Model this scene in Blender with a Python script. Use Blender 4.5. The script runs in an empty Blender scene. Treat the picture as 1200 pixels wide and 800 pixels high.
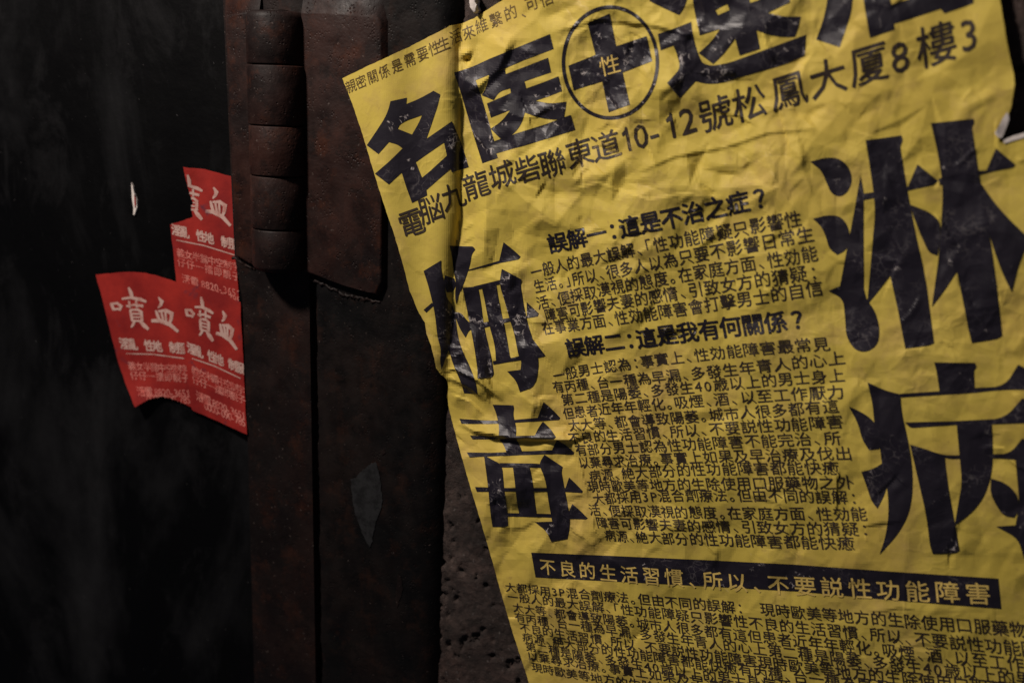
import bpy, bmesh, math, random
import numpy as np
from mathutils import Matrix, Vector
from mathutils.geometry import tessellate_polygon, delaunay_2d_cdt

random.seed(7)
RNG = np.random.default_rng(11)
SC = bpy.context.scene
COL = SC.collection

# ------------------------------------------------------------------ camera
YAW, PITCH, ROLL, LENS, DIST = 22.0, 14.0, 2.0, 35.0, 0.5
FPX = 1200 * LENS / 36
_ps, _pp, _pr = map(math.radians, (YAW, PITCH, ROLL))
CF = np.array([-math.sin(_ps) * math.cos(_pp), math.cos(_ps) * math.cos(_pp), -math.sin(_pp)])
_r0 = np.array([math.cos(_ps), math.sin(_ps), 0.0])
_u0 = np.cross(_r0, CF)
CR = _r0 * math.cos(_pr) + _u0 * math.sin(_pr)
CU = -_r0 * math.sin(_pr) + _u0 * math.cos(_pr)
CC = -CF * DIST
cam_d = bpy.data.cameras.new("camera")
cam_d.lens, cam_d.sensor_width, cam_d.clip_start, cam_d.clip_end = LENS, 36, 0.01, 50
cam_d.dof.use_dof = True
cam_d.dof.focus_distance = 0.497
cam_d.dof.aperture_fstop = 5.2
cam = bpy.data.objects.new("camera", cam_d)
COL.objects.link(cam)
cam.matrix_world = Matrix(((CR[0], CU[0], -CF[0], CC[0]), (CR[1], CU[1], -CF[1], CC[1]),
                           (CR[2], CU[2], -CF[2], CC[2]), (0, 0, 0, 1)))
SC.camera = cam

# ------------------------------------------------------------------ night light
world = bpy.data.worlds.new("World")
SC.world = world
world.use_nodes = True
bg = world.node_tree.nodes["Background"]
bg.inputs[0].default_value = (0.75, 0.78, 1.0, 1)
bg.inputs[1].default_value = 0.05

lamp_d = bpy.data.lights.new("street_light", "AREA")
lamp_d.shape = 'DISK'
lamp_d.size = 0.09
lamp_d.energy = 9.3
lamp_d.color = (1.0, 0.89, 0.80)
lamp = bpy.data.objects.new("street_light", lamp_d)
COL.objects.link(lamp)
lamp.location = (-0.37, -0.465, 0.655)
lamp.rotation_euler = (Vector((0.0, 0, 0.08)) - lamp.location).to_track_quat('-Z', 'Y').to_euler()

SC.view_settings.view_transform = 'Standard'
SC.view_settings.look = 'None'
SC.view_settings.exposure = 0.0
SC.view_settings.gamma = 1.0
SC.view_settings.use_curve_mapping = False


# ------------------------------------------------------------------ helpers
def P(x, y, h=0.0):
    """point on the plane h metres in front of the wall, seen at photo position x, y"""
    d = CF + CR * ((x - 600) / FPX) - CU * ((y - 400) / FPX)
    t = (-h - CC[1]) / d[1]
    return CC + d * t


def PA(xs, ys, hs):
    xs, ys, hs = (np.asarray(a, float) for a in (xs, ys, hs))
    d = CF[None] + CR[None] * ((xs - 600) / FPX)[:, None] - CU[None] * ((ys - 400) / FPX)[:, None]
    t = (-hs - CC[1]) / d[:, 1]
    return CC[None] + d * t[:, None]


def tag(o, label=None, cat=None, group=None, kind=None):
    if label: o["label"] = label
    if cat: o["category"] = cat
    if group: o["group"] = group
    if kind: o["kind"] = kind
    return o


def thing(name, loc, label, cat, group=None):
    o = bpy.data.objects.new(name, None)
    o.empty_display_size = 0.02
    COL.objects.link(o)
    o.location = Vector(loc)
    return tag(o, label, cat, group)


def link_mesh(name, verts, faces, mat, parent=None, smooth=False, crease=None):
    me = bpy.data.meshes.new(name)
    v = np.asarray(verts, float)
    if parent is not None:
        off = np.array(parent.location)
        p = parent.parent
        while p is not None:
            off = off + np.array(p.location)
            p = p.parent
        v = v - off[None]
    me.from_pydata(v.tolist(), [], [list(map(int, f)) for f in faces])
    me.materials.append(mat)
    if smooth:
        for p in me.polygons: p.use_smooth = True
    if crease is not None:
        at = me.attributes.new("wear", 'FLOAT', 'POINT')
        at.data.foreach_set("value", np.asarray(crease, np.float32))
    o = bpy.data.objects.new(name, me)
    COL.objects.link(o)
    if parent is not None: o.parent = parent
    return o


def bm_obj(name, bm, mat, parent=None, smooth_angle=None):
    me = bpy.data.meshes.new(name)
    if parent is not None:
        bmesh.ops.translate(bm, verts=bm.verts, vec=-Vector(parent.location))
    bmesh.ops.recalc_face_normals(bm, faces=bm.faces)
    bm.to_mesh(me)
    bm.free()
    me.materials.append(mat)
    if smooth_angle is not None:
        for p in me.polygons: p.use_smooth = True
        me.set_sharp_from_angle(angle=math.radians(smooth_angle))
    o = bpy.data.objects.new(name, me)
    COL.objects.link(o)
    if parent is not None: o.parent = parent
    return o


def plate_bm(front, h0, back, h1, bevel=0.001, seg=3):
    """slab whose front outline lies h0 in front of the wall and its back outline at h1"""
    bm = bmesh.new()
    f = [bm.verts.new(P(x, y, h0)) for x, y in front]
    if back is None:
        b = [bm.verts.new((v.co.x, -h1, v.co.z)) for v in f]
    else:
        b = [bm.verts.new((lambda q: (q[0], -h1, q[2]))(P(x, y, h0))) for x, y in back]
    n = len(f)
    ff = bm.faces.new(f)
    bm.faces.new(b[::-1])
    for i in range(n):
        bm.faces.new((f[i], b[i], b[(i + 1) % n], f[(i + 1) % n]))
    if bevel:
        bmesh.ops.bevel(bm, geom=list(ff.edges), offset=bevel, segments=seg, profile=0.5, affect='EDGES')
    return bm


# ------------------------------------------------------------------ materials
class NT:
    def __init__(s, name, spec=0.5):
        s.m = bpy.data.materials.new(name)
        s.m.use_nodes = True
        s.t = s.m.node_tree
        s.b = s.t.nodes["Principled BSDF"]
        s.b.inputs["Specular IOR Level"].default_value = spec

    def n(s, typ, **kw):
        nd = s.t.nodes.new(typ)
        for k, v in kw.items(): setattr(nd, k, v)
        return nd

    def l(s, a, b): s.t.links.new(a, b)

    def coords(s):
        return s.n("ShaderNodeTexCoord").outputs["Object"]

    def noise(s, co, scale, detail=4, rough=0.55, dist=0.0):
        nd = s.n("ShaderNodeTexNoise")
        nd.inputs["Scale"].default_value = scale
        nd.inputs["Detail"].default_value = detail
        nd.inputs["Roughness"].default_value = rough
        nd.inputs["Distortion"].default_value = dist
        s.l(co, nd.inputs["Vector"])
        return nd.outputs["Fac"]

    def ramp(s, fac, stops):
        nd = s.n("ShaderNodeValToRGB")
        e = nd.color_ramp.elements
        while len(e) < len(stops): e.new(0.5)
        for el, (p, c) in zip(e, stops):
            el.position = p
            el.color = (c, c, c, 1) if isinstance(c, (int, float)) else (*c, 1)
        s.l(fac, nd.inputs[0])
        return nd.outputs[0]

    def mix(s, fac, a, b):
        nd = s.n("ShaderNodeMix", data_type='RGBA')
        for val, sock in ((fac, nd.inputs[0]), (a, nd.inputs[6]), (b, nd.inputs[7])):
            if isinstance(val, (int, float)): sock.default_value = val
            elif isinstance(val, tuple): sock.default_value = (*val, 1)
            else: s.l(val, sock)
        return nd.outputs[2]

    def math(s, op, a, b=0.0):
        nd = s.n("ShaderNodeMath", operation=op)
        for val, sock in ((a, nd.inputs[0]), (b, nd.inputs[1])):
            if isinstance(val, (int, float)): sock.default_value = val
            else: s.l(val, sock)
        return nd.outputs[0]

    def bump(s, height, strength, dist, normal=None):
        nd = s.n("ShaderNodeBump")
        nd.inputs["Strength"].default_value = strength
        nd.inputs["Distance"].default_value = dist
        s.l(height, nd.inputs["Height"])
        if normal is not None: s.l(normal, nd.inputs["Normal"])
        return nd.outputs[0]

    def out(s, color=None, rough=None, normal=None):
        for v, k in ((color, "Base Color"), (rough, "Roughness"), (normal, "Normal")):
            if v is None: continue
            i = s.b.inputs[k]
            if isinstance(v, (int, float)): i.default_value = v
            elif isinstance(v, tuple): i.default_value = (*v, 1)
            else: s.l(v, i)
        return s.m


def stretch(k, co, sx, sy, sz):
    mp = k.n("ShaderNodeMapping")
    mp.inputs["Scale"].default_value = (sx, sy, sz)
    k.l(co, mp.inputs["Vector"])
    return mp.outputs[0]


def rust_metal(name, dark, mid, orange, amount=0.5, grain=1.0, spec=0.35):
    k = NT(name, spec)
    co = k.coords()
    big = k.noise(co, 22, 5, 0.6)
    c = k.mix(k.ramp(big, [(0.40, 0.0), (0.60, 1.0)]), dark, mid)
    c = k.mix(k.math('MULTIPLY', k.ramp(k.noise(co, 75, 6, 0.75, 0.4), [(0.52, 0.0), (0.60, 1.0)]), 0.6), c, tuple(v * 0.6 for v in dark))
    pat = k.noise(co, 60, 8, 0.72)
    c = k.mix(k.math('MULTIPLY', k.ramp(pat, [(0.53, 0.0), (0.70, 1.0)]), amount), c, orange)
    streak = k.noise(stretch(k, co, 160, 160, 9), 1.0, 4, 0.6)
    c = k.mix(k.math('MULTIPLY', k.ramp(streak, [(0.55, 0.0), (0.75, 1.0)]), 0.5), c, dark)
    flecks = k.noise(co, 520, 2, 0.5)
    c = k.mix(k.math('MULTIPLY', k.ramp(flecks, [(0.70, 0.0), (0.76, 1.0)]), 0.45), c, (0.11, 0.085, 0.075))
    vor = k.n("ShaderNodeTexVoronoi")
    vor.inputs["Scale"].default_value = 640
    k.l(co, vor.inputs["Vector"])
    pit = k.ramp(vor.outputs["Distance"], [(0.12, 1.0), (0.42, 0.0)])
    sel = k.ramp(k.noise(co, 130, 3, 0.6), [(0.52, 0.0), (0.66, 1.0)])
    h = k.math('MULTIPLY', k.math('MULTIPLY', pit, sel), -1.0)
    n1 = k.bump(k.noise(co, 700, 4, 0.6), 0.35 * grain, 0.0006)
    n2 = k.bump(h, 0.8 * grain, 0.0007, n1)
    n3 = k.bump(k.noise(co, 45, 4, 0.5), 0.5, 0.003, n2)
    r = k.ramp(k.noise(co, 90, 5, 0.6), [(0.3, 0.42), (0.7, 0.75)])
    return k.out(c, r, n3)


M_HINGE = rust_metal("rusty_hinge_steel", (0.0085, 0.0046, 0.0042), (0.0265, 0.0105, 0.0078), (0.062, 0.018, 0.0075), 0.6, 0.7, 0.16)
M_STILE = rust_metal("rusty_stile_paint", (0.0062, 0.0042, 0.0040), (0.0135, 0.0070, 0.0058), (0.050, 0.016, 0.008), 0.45, 0.6, 0.14)
M_FRAME = rust_metal("black_frame_paint", (0.0026, 0.0024, 0.0025), (0.0088, 0.0056, 0.0048), (0.044, 0.016, 0.008), 0.32, 0.6, 0.14)
M_WELD = rust_metal("weld_metal", (0.022, 0.013, 0.011), (0.05, 0.029, 0.024), (0.10, 0.038, 0.02), 0.5, 1.2)

k = NT("black_door_paint", 0.10)
co = k.coords()
dust = k.noise(stretch(k, co, 1.0, 1.0, 0.55), 9, 6, 0.6, 0.4)
c = k.mix(k.ramp(dust, [(0.50, 0.0), (0.70, 1.0)]), (0.0006, 0.0006, 0.0008), (0.0125, 0.0125, 0.0135))
sp = k.noise(co, 380, 2, 0.5)
c = k.mix(k.math('MULTIPLY', k.ramp(sp, [(0.735, 0.0), (0.78, 1.0)]), 0.5), c, (0.09, 0.085, 0.085))
scr = k.noise(stretch(k, co, 300, 300, 60), 1.0, 3, 0.6)
c = k.mix(k.math('MULTIPLY', k.ramp(scr, [(0.68, 0.0), (0.84, 1.0)]), 0.5), c, (0.022, 0.021, 0.021))
drip = k.noise(stretch(k, co, 1.0, 1.0, 0.6), 24, 7, 0.7, 0.6)
c = k.mix(k.math('MULTIPLY', k.ramp(drip, [(0.54, 0.0), (0.70, 1.0)]), 0.6), c, (0.0125, 0.0122, 0.013))
nb = k.bump(k.noise(co, 28, 5, 0.55), 0.35, 0.004)
nb = k.bump(k.noise(co, 600, 3, 0.6), 0.12, 0.0005, nb)
M_DOOR = k.out(c, k.ramp(dust, [(0.3, 0.45), (0.8, 0.75)]), nb)

k = NT("dark_concrete", 0.3)
co = k.coords()
c = k.mix(k.ramp(k.noise(co, 45, 6, 0.65), [(0.35, 0.0), (0.7, 1.0)]), (0.021, 0.014, 0.012), (0.080, 0.054, 0.045))
c = k.mix(k.math('MULTIPLY', k.ramp(k.noise(co, 14, 4, 0.6), [(0.5, 0.0), (0.7, 1.0)]), 0.5), c, (0.095, 0.050, 0.040))
c = k.mix(k.ramp(k.noise(co, 210, 5, 0.7), [(0.40, 0.0), (0.62, 1.0)]), k.mix(0.6, c, (0.012, 0.010, 0.009)), c)
c = k.mix(k.math('MULTIPLY', k.ramp(k.noise(co, 480, 2, 0.5), [(0.66, 0.0), (0.74, 1.0)]), 0.5), c, (0.16, 0.14, 0.13))
nb = k.bump(k.noise(co, 420, 6, 0.7), 0.8, 0.0012)
nb = k.bump(k.noise(co, 1100, 4, 0.7), 0.6, 0.0006, nb)
M_WALL = k.out(c, 0.8, nb)

k = NT("black_recess", 0.2)
M_VOID = k.out((0.004, 0.004, 0.004), 0.8)


def paper_bump(k, co, s=1.0):
    warp = k.n("ShaderNodeTexNoise")
    warp.inputs["Scale"].default_value = 60
    k.l(co, warp.inputs["Vector"])
    vm = k.n("ShaderNodeVectorMath", operation='MULTIPLY_ADD')
    k.l(warp.outputs["Color"], vm.inputs[0])
    vm.inputs[1].default_value = (0.012, 0.012, 0.012)
    k.l(co, vm.inputs[2])
    nrm = None
    for sc, st, dist, gate in ((60, 0.30, 0.0011, 14), (150, 0.16, 0.0005, 30)):
        vo = k.n("ShaderNodeTexVoronoi", feature='DISTANCE_TO_EDGE')
        vo.inputs["Scale"].default_value = sc
        k.l(vm.outputs[0], vo.inputs["Vector"])
        rid = k.ramp(vo.outputs["Distance"], [(0.0, 1.0), (0.17, 0.0)])
        sel = k.ramp(k.noise(co, gate, 3, 0.5), [(0.50, 0.0), (0.64, 1.0)])
        nrm = k.bump(k.math('MULTIPLY', rid, sel), st * s, dist, nrm)
    n2 = k.bump(k.noise(co, 70, 3, 0.5), 0.22 * s, 0.0018, nrm)
    return k.bump(k.noise(co, 1600, 3, 0.6), 0.10 * s, 0.0003, n2)


k = NT("yellow_paper", 0.22)
co = k.coords()
c = k.mix(k.ramp(k.noise(co, 16, 5, 0.6), [(0.3, 0.0), (0.7, 1.0)]), (0.53, 0.402, 0.066), (0.64, 0.495, 0.096))
c = k.mix(k.math('MULTIPLY', k.ramp(k.noise(co, 48, 6, 0.68), [(0.56, 0.0), (0.74, 1.0)]), 0.42), c, (0.36, 0.23, 0.075))
c = k.mix(k.math('MULTIPLY', k.ramp(k.noise(co, 9, 3, 0.5), [(0.50, 0.0), (0.68, 1.0)]), 0.3), c, (0.60, 0.36, 0.10))
c = k.mix(k.math('MULTIPLY', k.ramp(k.noise(co, 34, 7, 0.72, 0.3), [(0.50, 0.0), (0.68, 1.0)]), 0.38), c, (0.37, 0.235, 0.115))
c = k.mix(k.math('MULTIPLY', k.ramp(k.noise(co, 300, 3, 0.6), [(0.64, 0.0), (0.74, 1.0)]), 0.30), c, (0.28, 0.17, 0.07))
at = k.n("ShaderNodeAttribute", attribute_name="wear")
wr = k.math('MULTIPLY', k.ramp(at.outputs["Fac"], [(0.35, 0.0), (0.9, 1.0)]), k.ramp(k.noise(co, 140, 4, 0.6), [(0.45, 0.0), (0.6, 1.0)]))
c = k.mix(k.math('MULTIPLY', wr, 0.35), c, (0.68, 0.52, 0.22))
M_PAPER = k.out(c, 0.62, paper_bump(k, co))
tr = k.n("ShaderNodeBsdfTranslucent")
tr.inputs[0].default_value = (0.55, 0.33, 0.02, 1)
mx = k.n("ShaderNodeMixShader")
mx.inputs[0].default_value = 0.06
k.l(k.b.outputs[0], mx.inputs[1]); k.l(tr.outputs[0], mx.inputs[2])
k.l(mx.outputs[0], k.t.nodes["Material Output"].inputs[0])

def ink(name, base, wear_col, wear_amt, rough=0.42, spec=0.5):
    k = NT(name, spec)
    co = k.coords()
    c = k.mix(k.ramp(k.noise(co, 40, 5, 0.6), [(0.35, 0.0), (0.7, 1.0)]), base, tuple(v * 1.6 for v in base))
    at = k.n("ShaderNodeAttribute", attribute_name="wear")
    warp = k.n("ShaderNodeTexNoise")
    warp.inputs["Scale"].default_value = 90
    k.l(co, warp.inputs["Vector"])
    vm = k.n("ShaderNodeVectorMath", operation='MULTIPLY_ADD')
    k.l(warp.outputs["Color"], vm.inputs[0])
    vm.inputs[1].default_value = (0.010, 0.010, 0.010)
    k.l(co, vm.inputs[2])
    ln = None
    for sc, wd in ((95, 0.035), (260, 0.06)):
        vo = k.n("ShaderNodeTexVoronoi", feature='DISTANCE_TO_EDGE')
        vo.inputs["Scale"].default_value = sc
        k.l(vm.outputs[0], vo.inputs["Vector"])
        q = k.ramp(vo.outputs["Distance"], [(0.0, 1.0), (wd, 0.0)])
        ln = q if ln is None else k.math('MAXIMUM', ln, q)
    gate = k.ramp(at.outputs["Fac"], [(0.05, 0.0), (0.30, 1.0)])
    broken = k.ramp(k.noise(co, 330, 4, 0.7), [(0.42, 0.0), (0.56, 1.0)])
    sparse = k.math('MULTIPLY', k.ramp(k.noise(co, 40, 3, 0.6), [(0.50, 0.0), (0.62, 0.14)]), 1.0)
    hard = k.math('MULTIPLY', k.ramp(at.outputs["Fac"], [(0.62, 0.0), (0.95, 1.0)]), k.ramp(k.noise(co, 520, 4, 0.7), [(0.46, 0.0), (0.56, 1.0)]))
    hard = k.math('MULTIPLY', hard, 0.6)
    wr = k.math('MAXIMUM', k.math('MULTIPLY', k.math('MULTIPLY', ln, k.math('MAXIMUM', gate, sparse)), broken), hard)
    c = k.mix(k.math('MULTIPLY', wr, wear_amt), c, wear_col)
    return k.out(c, rough, paper_bump(k, co, 1.0))

M_INK = ink("black_headline_ink", (0.0095, 0.0074, 0.0125), (0.52, 0.47, 0.45), 1.0, 0.46, 0.45)
M_TEXT = ink("black_text_ink", (0.022, 0.015, 0.012), (0.42, 0.30, 0.12), 0.75, 0.6, 0.3)
M_THIN = ink("faded_thin_ink", (0.085, 0.052, 0.016), (0.42, 0.30, 0.12), 0.5, 0.6, 0.3)
M_YPRINT = ink("yellow_print", (0.50, 0.36, 0.10), (0.5, 0.36, 0.1), 0.3, 0.6, 0.2)

k = NT("white_torn_paper", 0.3)
co = k.coords()
M_WHITE = k.out(k.mix(k.noise(co, 150, 5, 0.6), (0.50, 0.44, 0.40), (0.72, 0.66, 0.62)), 0.8, k.bump(k.noise(co, 700, 4, 0.6), 0.4, 0.0006))

k = NT("red_card", 0.3)
co = k.n("ShaderNodeNewGeometry").outputs["Position"]
c = k.mix(k.ramp(k.noise(co, 45, 5, 0.6), [(0.35, 0.0), (0.7, 1.0)]), (0.18, 0.0095, 0.0085), (0.31, 0.020, 0.0135))
c = k.mix(k.math('MULTIPLY', k.ramp(k.noise(co, 60, 4, 0.6, 0.6), [(0.62, 0.0), (0.72, 1.0)]), 0.75), c, (0.05, 0.02, 0.035))
nb = k.bump(k.noise(co, 60, 4, 0.5), 0.3, 0.002)
M_RED = k.out(c, 0.55, k.bump(k.noise(co, 900, 3, 0.6), 0.15, 0.0004, nb))

def card_print(name, a, b, red, t0, t1):
    k = NT(name, 0.3)
    co = k.n("ShaderNodeNewGeometry").outputs["Position"]
    c = k.mix(k.ramp(k.noise(co, 220, 4, 0.65), [(t0, 0.0), (t1, 1.0)]), a, b)
    c = k.mix(k.math('MULTIPLY', k.ramp(k.noise(co, 60, 4, 0.6, 0.6), [(0.62, 0.0), (0.72, 1.0)]), 0.75), c, (0.07, 0.03, 0.05))
    return k.out(c, 0.7)

M_CARDW = card_print("pale_card_print", (0.45, 0.29, 0.25), (0.32, 0.11, 0.085), 0, 0.48, 0.72)
M_CARDP = card_print("faded_pink_card_print", (0.50, 0.17, 0.14), (0.38, 0.05, 0.04), 0, 0.42, 0.66)
k = NT("chipped_grey_paint", 0.4)
co = k.coords()
M_CHIP = k.out(k.mix(k.ramp(k.noise(co, 170, 6, 0.72), [(0.40, 0.0), (0.56, 1.0)]), (0.0035, 0.0033, 0.0033), (0.0135, 0.0135, 0.0140)), 0.6, k.bump(k.noise(co, 500, 4, 0.6), 0.2, 0.0006))

# ------------------------------------------------------------------ concrete wall
H_FRAME, H_STILE, H_DOOR = 0.008, 0.0075, 0.003


def vnoise(x, y, seed):
    xi, yi = np.floor(x).astype(int), np.floor(y).astype(int)
    fx, fy = x - xi, y - yi
    fx, fy = fx * fx * (3 - 2 * fx), fy * fy * (3 - 2 * fy)
    def hsh(a, b):
        v = np.sin(a * 127.1 + b * 311.7 + seed * 74.7) * 43758.5453
        return v - np.floor(v)
    a, b = hsh(xi, yi), hsh(xi + 1, yi)
    c, d = hsh(xi, yi + 1), hsh(xi + 1, yi + 1)
    return (a + (b - a) * fx) * (1 - fy) + (c + (d - c) * fx) * fy


def fbm(x, y, seed, octv=5, gain=0.55):
    s, a, t = 0.0, 1.0, 0.0
    for i in range(octv):
        s = s + a * vnoise(x * 2 ** i, y * 2 ** i, seed + i)
        t += a
        a *= gain
    return s / t


def grid_faces(nx, ny):
    i = np.arange(nx * ny).reshape(ny, nx)
    return np.stack([i[:-1, :-1], i[1:, :-1], i[1:, 1:], i[:-1, 1:]], -1).reshape(-1, 4)


wall = thing("concrete_wall", (0.2, 0.01, 0), "rough dark concrete wall behind the yellow poster, right of the black steel frame", "wall")
x0 = P(500, 500)[0]
xs = np.concatenate([np.arange(x0, x0 + 0.09, 0.0008), np.arange(x0 + 0.09, 0.75, 0.003)])
zs = np.arange(-0.5, 0.42, 0.0012)
X, Z = np.meshgrid(xs, zs)
base = fbm(X * 60, Z * 60, 3, 5) - 0.5
pit = np.clip(fbm(X * 190, Z * 190, 21, 4) - 0.54, 0, 1)
rock = np.abs(fbm(X * 120, Z * 120, 41, 4) - 0.5)
Hh = np.clip(0.0022 * base - 0.020 * np.clip(pit - 0.125, 0, 1) + 0.0024 * rock - 0.0002, -0.004, 0.0014)
link_mesh("wall_face", np.stack([X, -Hh, Z], -1).reshape(-1, 3), grid_faces(len(xs), len(zs)), M_WALL, wall, True)
bm = bmesh.new()
bmesh.ops.create_cube(bm, size=1.0)
bmesh.ops.scale(bm, verts=bm.verts, vec=(0.75 - x0, 0.12, 0.92))
bmesh.ops.translate(bm, verts=bm.verts, vec=((0.75 + x0) / 2, 0.067, -0.04))
bm_obj("wall_core", bm, M_WALL, wall)

# ------------------------------------------------------------------ steel door, frame, hinge
door = thing("steel_door", P(120, 400, H_DOOR), "black painted steel door with grey dust smears, carrying three red cards", "door")
bm_obj("door_panel", plate_bm([(-420, -330), (325, -330), (335, 1200), (-420, 1200)], H_DOOR, None, -0.03, 0.0), M_DOOR, door)
bm_obj("stile", plate_bm([(249, -330), (262, 15), (275, 300), (284, 350), (290, 505), (298, 800), (304, 1150),
                          (381, 1150), (370, 800), (363, 380), (360, 0), (356, -330)], H_STILE, None, -0.03, 0.0022, 4),
       M_STILE, door, 40)
frame = thing("steel_frame", P(450, 400, H_FRAME), "black steel door frame strip with chipped paint between hinge and concrete wall", "door frame")
FY = list(range(-330, 1151, 5))
_gr = random.Random(4)
EDGE = lambda y: float(np.interp(y, [-330, 0, 250, 480, 800, 1150], [559, 545, 537, 525, 515, 503]))
GAPX = lambda y: float(np.interp(y, [-330, 0, 380, 800, 1150], [367, 369, 371, 377.5, 388]))
fv, fbk = [], []
for y in FY:
    e, g = EDGE(y), GAPX(y) + _gr.uniform(-.55, .55) + 0.8 * math.sin(y / 37.0) * math.sin(y / 11.0)
    row = [P(g, y, H_FRAME - 0.0010) * [1, 0, 1] + [0, 0.02, 0], P(g, y, H_FRAME - 0.0010), P(g + 0.8, y, H_FRAME - 0.0003), P(g + 2.2, y, H_FRAME)]
    row += [P(g + 2.2 + (e - 38 - g - 2.2) * q, y, H_FRAME) for q in (0.25, 0.5, 0.75)]
    row += [P(e - 38 + 38 * q, y, H_FRAME * (1 - q ** 2.3) - 0.0006 * q) for q in np.linspace(0, 1, 15)]
    row.append(row[-1] * [1, 0, 1] + [0, 0.02, 0])
    fv += row
link_mesh("frame_face", fv, grid_faces(len(row), len(FY))[:, ::-1], M_FRAME, frame, True)
bm_obj("door_stop", plate_bm([(330, -330), (400, -330), (410, 1150), (340, 1150)], -0.0305, None, -0.05, 0), M_VOID, frame)

def blob_plate(name, pts, h0, h1, mat, parent, bevel=0.0001):
    out = []
    for (ax, ay), (bx, by) in zip(pts, pts[1:] + pts[:1]):
        n = max(1, int(math.hypot(bx - ax, by - ay) / 2.2))
        out += [(ax + (bx - ax) * i / n + random.uniform(-.8, .8), ay + (by - ay) * i / n + random.uniform(-.8, .8)) for i in range(n)]
    pts = out
    return bm_obj(name, plate_bm(pts, h0, None, h1, bevel, 1), mat, parent)

blob_plate("chipped_paint", [(411, 562), (417, 560), (424, 552), (431, 546), (440, 541), (443, 549), (446, 566), (448, 588), (445, 602),
                             (440, 612), (436, 634), (433, 641), (425, 625), (416, 601), (413, 585)], H_FRAME + 0.00035, H_FRAME - 0.0003, M_CHIP, frame)
for q in ([(466, 672), (470, 676), (472, 690), (469, 700), (465, 712), (463, 700), (465, 688)],
          [(446, 528), (450, 526), (452, 530), (448, 534), (445, 531)]):
    blob_plate("paint_chip", q, H_FRAME + 0.0003, H_FRAME - 0.0003, M_STILE, frame)

hinge = thing("barrel_hinge", P(330, 170, 0.009), "rusty brown five-knuckle barrel hinge welded between black door and frame", "hinge")
HL, HLL = 0.0115, 0.0104
bm_obj("leaf", plate_bm([(264, 19), (303, 15), (306, 313), (290, 307), (276, 299)], HLL,
                        [(259, -22), (303, -24), (306, 317), (289, 311), (274, 302)], H_STILE - 0.001, 0.0009, 3), M_HINGE, hinge, 50)
bm_obj("leaf", plate_bm([(352, 18), (400, 18), (440, 20), (445, 28), (447, 180), (446, 330), (440, 345), (430, 342), (405, 335), (385, 328), (352, 316)], HL,
                        [(352, -22), (400, -24), (442, -20), (452, 24), (451, 180), (450, 334), (443, 349), (430, 346), (405, 339), (385, 332), (352, 320)],
                        H_FRAME - 0.001, 0.0012, 3), M_HINGE, hinge, 50)
AXH = 0.0095
pc = P(328.5, 170, AXH)
RB = 0.0158

def lathe(prof, cx, cy, seg=48):
    bm = bmesh.new()
    rings = []
    for r, z in prof:
        rings.append([bm.verts.new((cx + r * math.cos(2 * math.pi * i / seg), cy + r * math.sin(2 * math.pi * i / seg), z)) for i in range(seg)])
    for a, b in zip(rings[:-1], rings[1:]):
        for i in range(seg):
            bm.faces.new((a[i], a[(i + 1) % seg], b[(i + 1) % seg], b[i]))
    bm.faces.new(rings[0]); bm.faces.new(rings[-1][::-1])
    return bm

kn = [(11, 75.5), (76.5, 148), (149, 208), (209, 271.5), (272.5, 322)]
for i, (ya, yb) in enumerate(kn):
    za, zb = P(328, ya, AXH + RB)[2], P(328, yb, AXH + RB)[2]
    r = RB * (1.0, 1.035, 1.03, 1.0, 1.0)[i]
    ct = 0.003 if i == 0 else 0.0007
    cb = 0.0028 if i == 4 else 0.0007
    prof = [(r - ct, za), (r - ct * 0.35, za - ct * 0.3), (r, za - ct), (r, zb + cb), (r - cb * 0.35, zb + cb * 0.3), (r - cb, zb)]
    bm_obj("knuckle", lathe(prof, pc[0] + (0, .0006, .0006, 0, 0)[i], -AXH), M_HINGE, hinge, 40)
bm_obj("pin", lathe([(0.006, P(328, 9, AXH + RB)[2]), (0.006, P(328, 324, AXH + RB)[2])], pc[0], -AXH), M_WELD, hinge, 40)

def weld(path, h, rad, seed, parent, mat=None):
    """an uneven bead of weld metal along a path"""
    rr = random.Random(seed)
    bm = bmesh.new()
    pts = []
    for (ax, ay), (bx, by) in zip(path[:-1], path[1:]):
        n = max(2, int(math.hypot(bx - ax, by - ay) / 1.6))
        for i in range(n):
            t = i / n
            pts.append((ax + (bx - ax) * t + rr.uniform(-.9, .9), ay + (by - ay) * t + rr.uniform(-1.2, 1.2)))
    pts.append(path[-1])
    prev = None
    for i, (x, y) in enumerate(pts):
        q = Vector(P(x, y, h))
        r = rad * (0.55 + 0.75 * rr.random()) * (0.4 if i in (0, len(pts) - 1) else 1)
        ring = [bm.verts.new(q + Vector((rr.uniform(-.1, .1) * r, -r * math.cos(2 * math.pi * j / 8), r * math.sin(2 * math.pi * j / 8)))) for j in range(8)]
        if prev:
            for j in range(8): bm.faces.new((prev[j], prev[(j + 1) % 8], ring[(j + 1) % 8], ring[j]))
        else: bm.faces.new(ring)
        prev = ring
    bm.faces.new(prev[::-1])
    return bm_obj("weld_bead", bm, mat or M_WELD, parent, 60)

weld([(364, 327), (385, 336), (405, 346), (430, 351), (447, 354)], H_FRAME - 0.0003, 0.0010, 3, hinge, M_STILE)
weld([(258, -26), (300, -29), (360, -26), (410, -30), (448, -26)], H_FRAME + 0.0003, 0.002, 5, hinge)
weld([(272, 301), (286, 309), (300, 316)], H_STILE - 0.0003, 0.0009, 8, hinge, M_STILE)

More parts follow.
